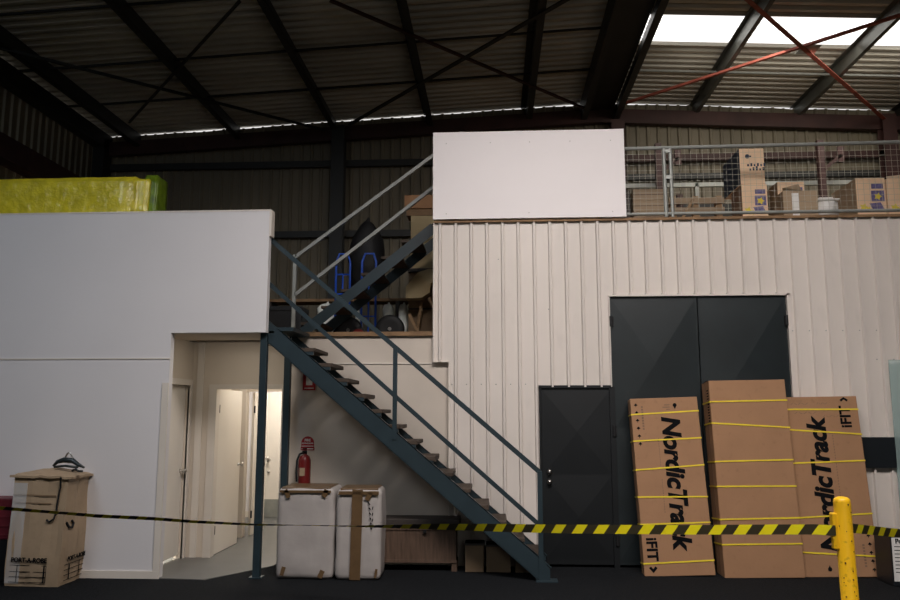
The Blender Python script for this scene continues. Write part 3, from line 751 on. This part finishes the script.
MB().box((-.07, -.002, .045), (.07, 0, .052)).obj('sign_line', 'sign_white', t); MB().box((-.07, -.002, .012), (.07, 0, .022)).obj('sign_line', 'sign_white', t)
t = thing('safety_sign', 'red rectangular sign with white pictogram high on the cream wall under the stair', 'sign', (-2.19, 9.132, 1.965))
MB().box((-.075, 0, 0), (.075, .006, .26)).obj('plate', 'sign_red', t)
mb = MB(); mb.prism([(-.038, -.002, .06), (.038, -.002, .06), (.038, -.002, .17), (.018, -.002, .20), (.018, -.002, .235), (-.018, -.002, .235), (-.018, -.002, .20), (-.038, -.002, .17)], (0, .002, 0)); mb.box((-.055, -.002, .02), (.055, 0, .03)); mb.obj('pictogram', 'sign_white', t)

# ================================================================== MATTRESS ON THE OFFICE ROOF
def plump(x0, x1, y0, y1, z0, z1, seg, amp, seed):
    bm = bmesh.new(); bmesh.ops.create_cube(bm, size=1)
    bmesh.ops.bevel(bm, geom=list(bm.edges), offset=.05, segments=3, affect='EDGES')
    bmesh.ops.scale(bm, vec=(x1 - x0, y1 - y0, z1 - z0), verts=bm.verts)
    bmesh.ops.translate(bm, vec=((x0 + x1) / 2, (y0 + y1) / 2, (z0 + z1) / 2), verts=bm.verts)
    bmesh.ops.subdivide_edges(bm, edges=[e for e in bm.edges if e.calc_length() > .12], cuts=seg, use_grid_fill=True)
    for v in bm.verts:
        n = noise.noise(v.co * 2.2 + Vector((seed, 0, 0))) * amp + noise.noise(v.co * 8 + Vector((seed, 3, 0))) * amp * .4
        v.co += Vector((0, n, n * .6))
    mb = MB(); mb.bm.free(); mb.bm = bm
    return mb
t = thing('mattress', 'long yellow plastic wrapped mattress with green end on top of the white office', 'mattress', (-5.83, 9.08, 3.93))
o = plump(-1.75, 1.68, -.20, .20, .005, .60, 14, .035, 4).obj('plastic_cover', 'yellow_wrap', t, True)
o = plump(1.60, 1.76, -.16, .17, .01, .625, 5, .035, 2).obj('end_wrap', 'green_wrap', t, True, label='crumpled green wrapping at the end')

# ================================================================== THINGS ON THE LOW DECK (z 2.64)
ZD = 2.642
def hand_truck(label, x, y, rz=0, h=1.3):
    t = thing('hand_truck', label, 'hand truck', (x, y, ZD), (0, 0, R(rz)), 'hand trucks on the deck')
    w = .10
    MB().tube([(-w, 0, .12), (-w, 0, h - .12), (-w * .6, .02, h), (w * .6, .02, h), (w, 0, h - .12), (w, 0, .12)], .016, 8).obj('frame', 'blue', t, True)
    for z in (.4, .72, 1.0): MB().tube([(-w, 0, z), (w, 0, z)], .012, 6).obj('crossbar', 'blue', t)
    MB().tube([(0, 0, .12), (0, 0, 1.0)], .012, 6).obj('centre_bar', 'blue', t)
    MB().box((-.12, -.06, 0.0), (.12, 0.02, .01)).obj('toe_plate', 'blue', t)
    for s in (-1, 1):
        wl = MB().lathe([(0, -.03), (.05, -.03), (.10, -.025), (.125, -.01), (.125, .01), (.10, .025), (.05, .03), (0, .03)], (s * .10, .08, .126), 20, 'x').obj('wheel', 'black', t, True)
        MB().lathe([(0, -.034), (.04, -.034), (.04, .034), (0, .034)], (s * .10, .08, .126), 12, 'x').obj('hub', 'metal', wl)
    return t
hand_truck('left blue tubular hand truck standing behind the upper stair flight', -2.14, 10.78, 0)
hand_truck('right blue tubular hand truck under the black sack behind the upper stair flight', -1.77, 10.78, 0)
def big_wheel(label, x, y, r, m='black', hub='metal'):
    t = thing('trolley_wheel', label, 'wheel', (x, y, ZD + r))
    MB().lathe([(r * .55, -.04), (r * .9, -.045), (r, -.02), (r, .02), (r * .9, .045), (r * .55, .04)], (0, 0, 0), 28, 'y').obj('tyre', m, t, True)
    MB().lathe([(0, -.03), (r * .56, -.03), (r * .56, .03), (0, .03)], (0, 0, 0), 28, 'y').obj('rim', m, t)
    MB().lathe([(0, -.05), (.025, -.05), (.025, .05), (0, .05)], (0, 0, 0), 14, 'y').obj('hub', hub, t)
big_wheel('large black wheel with pale hub, leftmost on the deck behind the stair', -2.02, 10.645, .19)
big_wheel('large black wheel with pale hub, in front of the white sacks', -1.44, 10.62, .20)
t = thing('trolley_wheel', 'small red wheel between the two large black wheels', 'wheel', (-1.86, 10.545, ZD + .11))
MB().lathe([(.07, -.03), (.105, -.03), (.11, 0), (.105, .03), (.07, .03)], (0, 0, 0), 24, 'y').obj('tyre', 'black', t, True)
MB().lathe([(0, -.035), (.085, -.035), (.085, .035), (0, .035)], (0, 0, 0), 24, 'y').obj('rim', 'red_paint', t)
MB().lathe([(0, -.045), (.02, -.045), (.02, .045), (0, .045)], (0, 0, 0), 12, 'y').obj('hub', 'metal', t)
# shelf bench behind
t = thing('low_shelf', 'long low timber shelf running along the dark deck', 'shelf', (-2.2, 11.35, ZD))
MB().box((-1.15, -.2, .67), (.94, .2, .71)).obj('board', 'timber_lip', t)
for x in (-1.1, .02, .79): MB().box((x - .03, -.19, 0), (x + .03, .19, .67)).obj('leg', 'chest_dark', t)
for x, w, h, lb in ((-2.42, .26, .63, 'white plastic sack under the low shelf, leftmost'), (-1.96, .10, .60, 'white plastic sack under the low shelf, between the wheels'), (-1.53, .17, .61, 'white plastic sack under the low shelf, behind the right wheel'), (-1.31, .12, .61, 'white plastic sack under the low shelf, nearest the cream chair')):
    mb = MB(); bm = mb.bm; bmesh.ops.create_uvsphere(bm, u_segments=16, v_segments=10, radius=.5)
    for v in bm.verts:
        v.co = Vector([math.copysign(abs(2 * c) ** .55 / 2, c) for c in v.co]); v.co = Vector((v.co.x * w, v.co.y * .22, (v.co.z + .5) * h)); n = noise.noise(v.co * 9 + Vector((x, 0, 0))) * .03; v.co += Vector((n, n, 0)); v.co.z = max(v.co.z, .001)
    e = thing('sack', lb, 'sack', (x, 11.08, ZD)); mb.obj('bag', 'white_bag', e, True)
    MB().tube([(0, 0, h * .93), (.01, 0, h + .025)], [.035, .012], 8).obj('tied_neck', 'white_bag', e)
mb = MB(); bm = mb.bm; bmesh.ops.create_uvsphere(bm, u_segments=20, v_segments=14, radius=.5)
for v in bm.verts:
    q = 1 - .35 * max(0, v.co.z); v.co = Vector((v.co.x * .56 * q, v.co.y * .40, (v.co.z + .5) * 1.2)); n = noise.noise(v.co * 5) * .05; v.co += Vector((n, n, n))
e = thing('garment_sack', 'bulky tall black sack standing on the low shelf behind the blue hand trucks', 'sack', (-1.90, 11.35, ZD + .718)); mb.obj('bag', 'black', e, True)
MB().tube([(0, 0, 1.15), (.02, 0, 1.25)], [.05, .015], 8).obj('tied_neck', 'black', e)
# plank, drawers and cream chair at the right end of the deck
t = thing('cabinet', 'tall brown backing board cabinet standing at the right end of the dark deck', 'cabinet', (-.98, 11.0, ZD))
MB().box((-.25, .0, 0), (.24, .35, 1.05), bev=.005).obj('body', 'card_brown', t)
MB().box((-.25, -.005, .52), (.24, .0, .54)).obj('door_gap', 'chest_dark', t)
t = thing('drawer_unit', 'cream drawer unit stacked above the brown cabinet', 'drawers', (-.96, 10.95, ZD + 1.052))
MB().box((-.24, 0, 0), (.235, .34, .83), bev=.005).obj('body', 'cream_furn', t)
MB().box((-.27, -.04, .0), (.24, .36, .05)).obj('base', 'chest_dark', t)
t = thing('timber_box', 'flat orange brown timber box topmost of the stack beside the white board', 'box', (-.99, 10.95, ZD + 1.885))
MB().box((-.30, -.03, .10), (.26, .36, .30), bev=.004).obj('lid', 'orange_wood', t)
MB().box((-.27, .0, 0), (.25, .34, .10)).obj('base', 'timber_lip', t)
t = thing('armchair', 'upturned cream chair with pale wooden legs in front of the brown cabinet', 'chair', (-1.0, 10.62, ZD))
mb = MB(); mb.prism([(-.22, -.05, .62), (-.22, -.05, .78), (-.06, -.05, .98), (.10, -.05, 1.03), (.25, -.05, 1.03), (.25, -.05, .84), (.12, -.05, .83), (.11, -.05, .70), (.0, -.05, .63)], (0, .25, 0)); mb.obj('seat', 'cream_furn', t)
for a, b in (((-.17, -.06, .40), (.02, -.06, .02)), ((.10, -.06, .62), (.28, -.06, .30)), ((-.02, .18, .6), (-.10, .18, .02)), ((.2, .18, .8), (.22, .18, .02))):
    MB().bar(a, b, .04, .055, up=(0, 1, 0)).obj('leg', 'timber', t)
t = thing('trunk', 'black trunk in the shadow of the deck left of the white sacks', 'trunk', (-2.95, 10.7, ZD))
MB().box((-.30, -.2, 0), (.30, .2, .5), bev=.02).obj('body', 'black', t); MB().box((-.31, -.21, .44), (.31, .21, .52), bev=.02).obj('lid', 'black', t)

# ================================================================== THINGS ON THE MEZZANINE (z 3.95)
ZM = 3.952
def prints(e, w, h, marks):
    if 'logo' in marks:
        mb = MB(); mb.box((w * .02, -.002, h * .78), (w * .42, 0, h * .88)); mb.box((w * .0, -.002, h * .52), (w * .44, 0, h * .74))
        mb.prism([(-w * .08, -.002, h * .48), (w * .3, -.002, h * .5), (w * .44, -.002, h * .34), (w * .05, -.002, h * .32)], (0, .001, 0)); mb.obj('printed_panel', 'purple_print', e)
        for cx, cz, s_ in ((w * .22, h * .62, .05), (-w * .28, h * .40, .055), (-w * .12, h * .36, .035)):
            mb = MB(); mb.prism([(cx + s_ * (1 if i % 2 == 0 else .55) * math.cos(i * math.pi / 5), -.004, cz + s_ * (1 if i % 2 == 0 else .55) * math.sin(i * math.pi / 5)) for i in range(10)], (0, .002, 0))
            mb.obj('printed_star', 'yellow_print', e)
    if 'script' in marks:
        mb = MB(); mb.lathe([(.028, 0), (.028, -.002), (0, -.0021)], (-w * .18, 0, h * .78), 12, 'y'); mb.box((-w * .1, -.002, h * .76), (-w * .02, 0, h * .80))
        for i in range(6): mb.box((-w * .2 + .04 * i, -.002, h * .50), (-w * .2 + .04 * i + .022, 0, h * (.56 + .03 * (i % 2))))
        for i in range(5): mb.box((-w * .12 + .04 * i, -.002, h * .38), (-w * .12 + .04 * i + .022, 0, h * (.44 + .03 * (i % 3))))
        mb.obj('printed_script', 'navy', e)
def mcarton(label, x, y, w, d, h, m, side=None, marks=(), z=ZM, rz=0):
    e = thing('carton', label, 'carton', (x, y, z), (0, 0, R(rz)))
    MB().box((-w / 2, 0, 0), (w / 2, d, h), bev=.004).obj('box_body', m, e)
    if side: MB().box((-w / 2 - .003, .004, .004), (-w / 2, d - .004, h - .004)).obj('side_panel', side, e)
    prints(e, w, h, marks)
    return e
mcarton('tan and purple printed carton at the foot of the tall pair on the mezzanine', 3.235, 9.6, .31, .42, .565, 'card_pale', 'card_dark', ('logo',))
mcarton('pale carton with navy blue side stacked topmost of the tall pair', 3.225, 9.6, .30, .70, .46, 'card_pale', 'navy', ('script',), ZM + .567)
mcarton('printed carton with dark side standing right of the tall pair', 3.72, 9.7, .33, .60, .62, 'card_pale', 'card_brown', ('logo',))
e = mcarton('low half open carton in front of the printed cartons on the mezzanine', 3.63, 9.20, .40, .30, .36, 'card_tan', 'card_brown')
MB().prism([(-.2, 0, .36), (.02, 0, .36), (-.03, -.04, .43), (-.22, -.05, .38)], (0, .005, 0)).obj('flap', 'card_tan', e); MB().box((-.1, -.003, .05), (-.02, 0, .33)).obj('paper_label', 'sign_white', e)
mb = MB(); bm = mb.bm; bmesh.ops.create_cube(bm, size=1); bmesh.ops.bevel(bm, geom=list(bm.edges), offset=.2, segments=3, affect='EDGES')
for v in bm.verts: v.co = Vector((v.co.x * .26, v.co.y * .25, (v.co.z + .5) * .30))
e = thing('plastic_tub', 'small white rounded tub behind the fence near the low carton', 'tub', (3.965, 9.36, ZM)); mb.obj('tub', 'sign_white', e, True)
MB().box((-.135, -.13, .25), (.135, .13, .27), bev=.008).obj('lid', 'sign_white', e)
mcarton('printed carton with dark printed side, left of the pair at the right end', 4.64, 9.6, .35, .70, .62, 'card_pale', 'card_tan', ('logo',))
e = mcarton('printed carton with raised flap at the right end of the mezzanine', 5.02, 9.62, .36, .40, .61, 'card_pale', None, ('logo',))
MB().prism([(-.17, 0, .61), (.17, 0, .61), (.16, .10, .70), (-.12, .10, .67)], (0, .006, .003)).obj('flap', 'card_pale', e)
# flat cartons and planks
for k in range(4):
    e = thing('flat_carton', ['brown flat carton at the bottom of the pile by the fence post', 'brown flat carton second from the bottom of the pile by the fence post', 'brown flat carton third from the bottom of the pile by the fence post', 'brown flat carton topmost of the pile by the fence post'][k], 'carton', (1.97, 9.8, ZM + .146 * k), (0, 0, R(random.uniform(-2, 2))))
    MB().box((-.19, 0, 0), (.19, .5, .144), bev=.003).obj('box_body', 'card_tan', e); MB().box((-.19, -.002, .067), (.19, 0, .077)).obj('tape', 'brown_tape', e)
e = mcarton('dark carton standing behind the edge of the white board', 1.66, 9.9, .20, .4, .60, 'chest_dark')
MB().prism([(-.09, -.004, .3), (.03, -.004, .3), (-.02, -.004, .45)], (0, .003, 0)).obj('paper_label', 'sign_white', e)
e = thing('timber_pallet', 'brown slatted timber pallet leaning flat left of the tall pair of cartons', 'pallet', (2.68, 10.2, ZM))
for i in range(4): MB().box((-.36, .0, .10 + .13 * i), (.36, .03, .18 + .13 * i)).obj('slat', 'card_tan', e)
for x in (-.3, 0, .3): MB().box((x - .04, .03, 0), (x + .04, .12, .60)).obj('bearer', 'timber', e)
e = thing('timber_plank', 'diagonal brown timber plank propped up beside the fence post', 'plank', (2.42, 9.75, ZM))
MB().bar((-.14, 0, .02), (.10, 0, .42), .03, .06, up=(0, 1, 0)).obj('plank', 'timber', e)
# racking further back: uprights with arms, and a galvanised beam
def rack(label, x):
    e = thing('rack_upright', label, 'rack', (x, 12.6, ZM), group='red racking uprights')
    MB().box((-.05, -.05, 0), (.05, .05, 2.16)).obj('post', 'dark_red', e)
    for z in (1.78, 1.02):
        mb = MB(); mb.bar((.03, -.03, z - .12), (.32, -.03, z + .12), .06, .05); mb.box((.26, -.06, z), (.36, 0, z + .26)); mb.obj('arm', 'dark_red', e)
    MB().box((-.12, -.12, 0), (.12, .12, .012)).obj('foot_plate', 'dark_red', e)
rack('red oxide racking upright behind the gate post of the fence', 2.72)
rack('red oxide racking upright between the two groups of printed cartons', 5.33)
e = thing('guard_rail', 'grey horizontal guard rail far back on the mezzanine', 'rail', (4.0, 12.9, ZM))
MB().box((-2.2, -.03, 1.50), (2.6, .03, 1.57)).obj('rail', 'galv', e)
MB().box((-2.2, -.02, .2), (2.6, .02, 1.2)).obj('lower_panel', 'purlin', e, label='dark infill panel')
for x in (-2.1, -.6, .9, 2.5): MB().box((x - .03, -.03, 0), (x + .03, .03, 1.56)).obj('post', 'galv', e)

# ================================================================== LIGHT
def area(name, loc, target, sx, sy, e, col=(1, 1, 1), spread=180):
    l = bpy.data.lights.new(name, 'AREA'); l.shape = 'RECTANGLE'; l.size = sx; l.size_y = sy; l.energy = e; l.color = col; l.spread = R(spread)
    o = bpy.data.objects.new(name, l); COL.objects.link(o); o.location = loc
    d = Vector(target) - Vector(loc); o.rotation_euler = d.to_track_quat('-Z', 'Y').to_euler()
    return o
area('roof_daylight', (1.3, 3.4, 6.95), (1.0, 7.3, 0), 5, 1.4, 325, (1, .93, .895), 122)
area('left_daylight', (-5.4, 3.0, 6.7), (-6.2, 6.5, 0), 2, 2, 90, (.78, .88, 1), 150)
area('roof_fill', (2.5, -3, 2.2), (.5, 11, 7.4), 4, 2, 20, (1, .97, .9), 120)  # added fill from behind the camera to lift the roof, no opening there
area('skylight_spill', (4.8, 11.1, 6.9), (4.6, 13.5, 4.6), 4, .8, 52, (1, .93, .82), 150)
area('passage_lamp', (-3.2, 12.0, 2.5), (-3.3, 12.1, 0), 1.0, 1.0, 42, (1, .95, .86))
area('alcove_fill', (-2.9, 8.7, 2.54), (-3.1, 9.1, 0), .6, .3, 4, (1, .92, .80))  # added fill that brightens the alcove, no fitting modelled
area('lobby_lamp', (-2.9, 10.2, 2.52), (-3.0, 10.2, 0), .5, .8, 11, (1, .95, .85))
area('office_lamp', (-4.3, 8.95, 1.2), (-3.8, 8.95, 0), .5, .5, 60, (1, .95, .85))

w = bpy.data.worlds.new('World'); scn.world = w; w.use_nodes = True
bg = w.node_tree.nodes['Background']
sk = w.node_tree.nodes.new('ShaderNodeTexSky'); sk.sky_type = 'HOSEK_WILKIE'; sk.turbidity = 8; sk.sun_direction = Vector((.3, -.5, .7)).normalized()
bc = w.node_tree.nodes.new('ShaderNodeMix'); bc.data_type = 'RGBA'; bc.inputs[0].default_value = .7; bc.inputs[7].default_value = (1, .97, .93, 1)
w.node_tree.links.new(sk.outputs[0], bc.inputs[6]); w.node_tree.links.new(bc.outputs[2], bg.inputs['Color'])
bg.inputs['Strength'].default_value = 1.2

# ================================================================== CAMERA
cd = bpy.data.cameras.new('camera'); cam = bpy.data.objects.new('camera', cd); COL.objects.link(cam)
cd.sensor_width = 36; cd.lens = 780 / 900 * 36; cd.clip_end = 100
cam.location = (0, 0, 1.7); cam.rotation_euler = (R(90) + math.atan(113 / 780), 0, R(3.3))
scn.camera = cam
scn.view_settings.view_transform = 'Standard'
scn.view_settings.look = 'None'
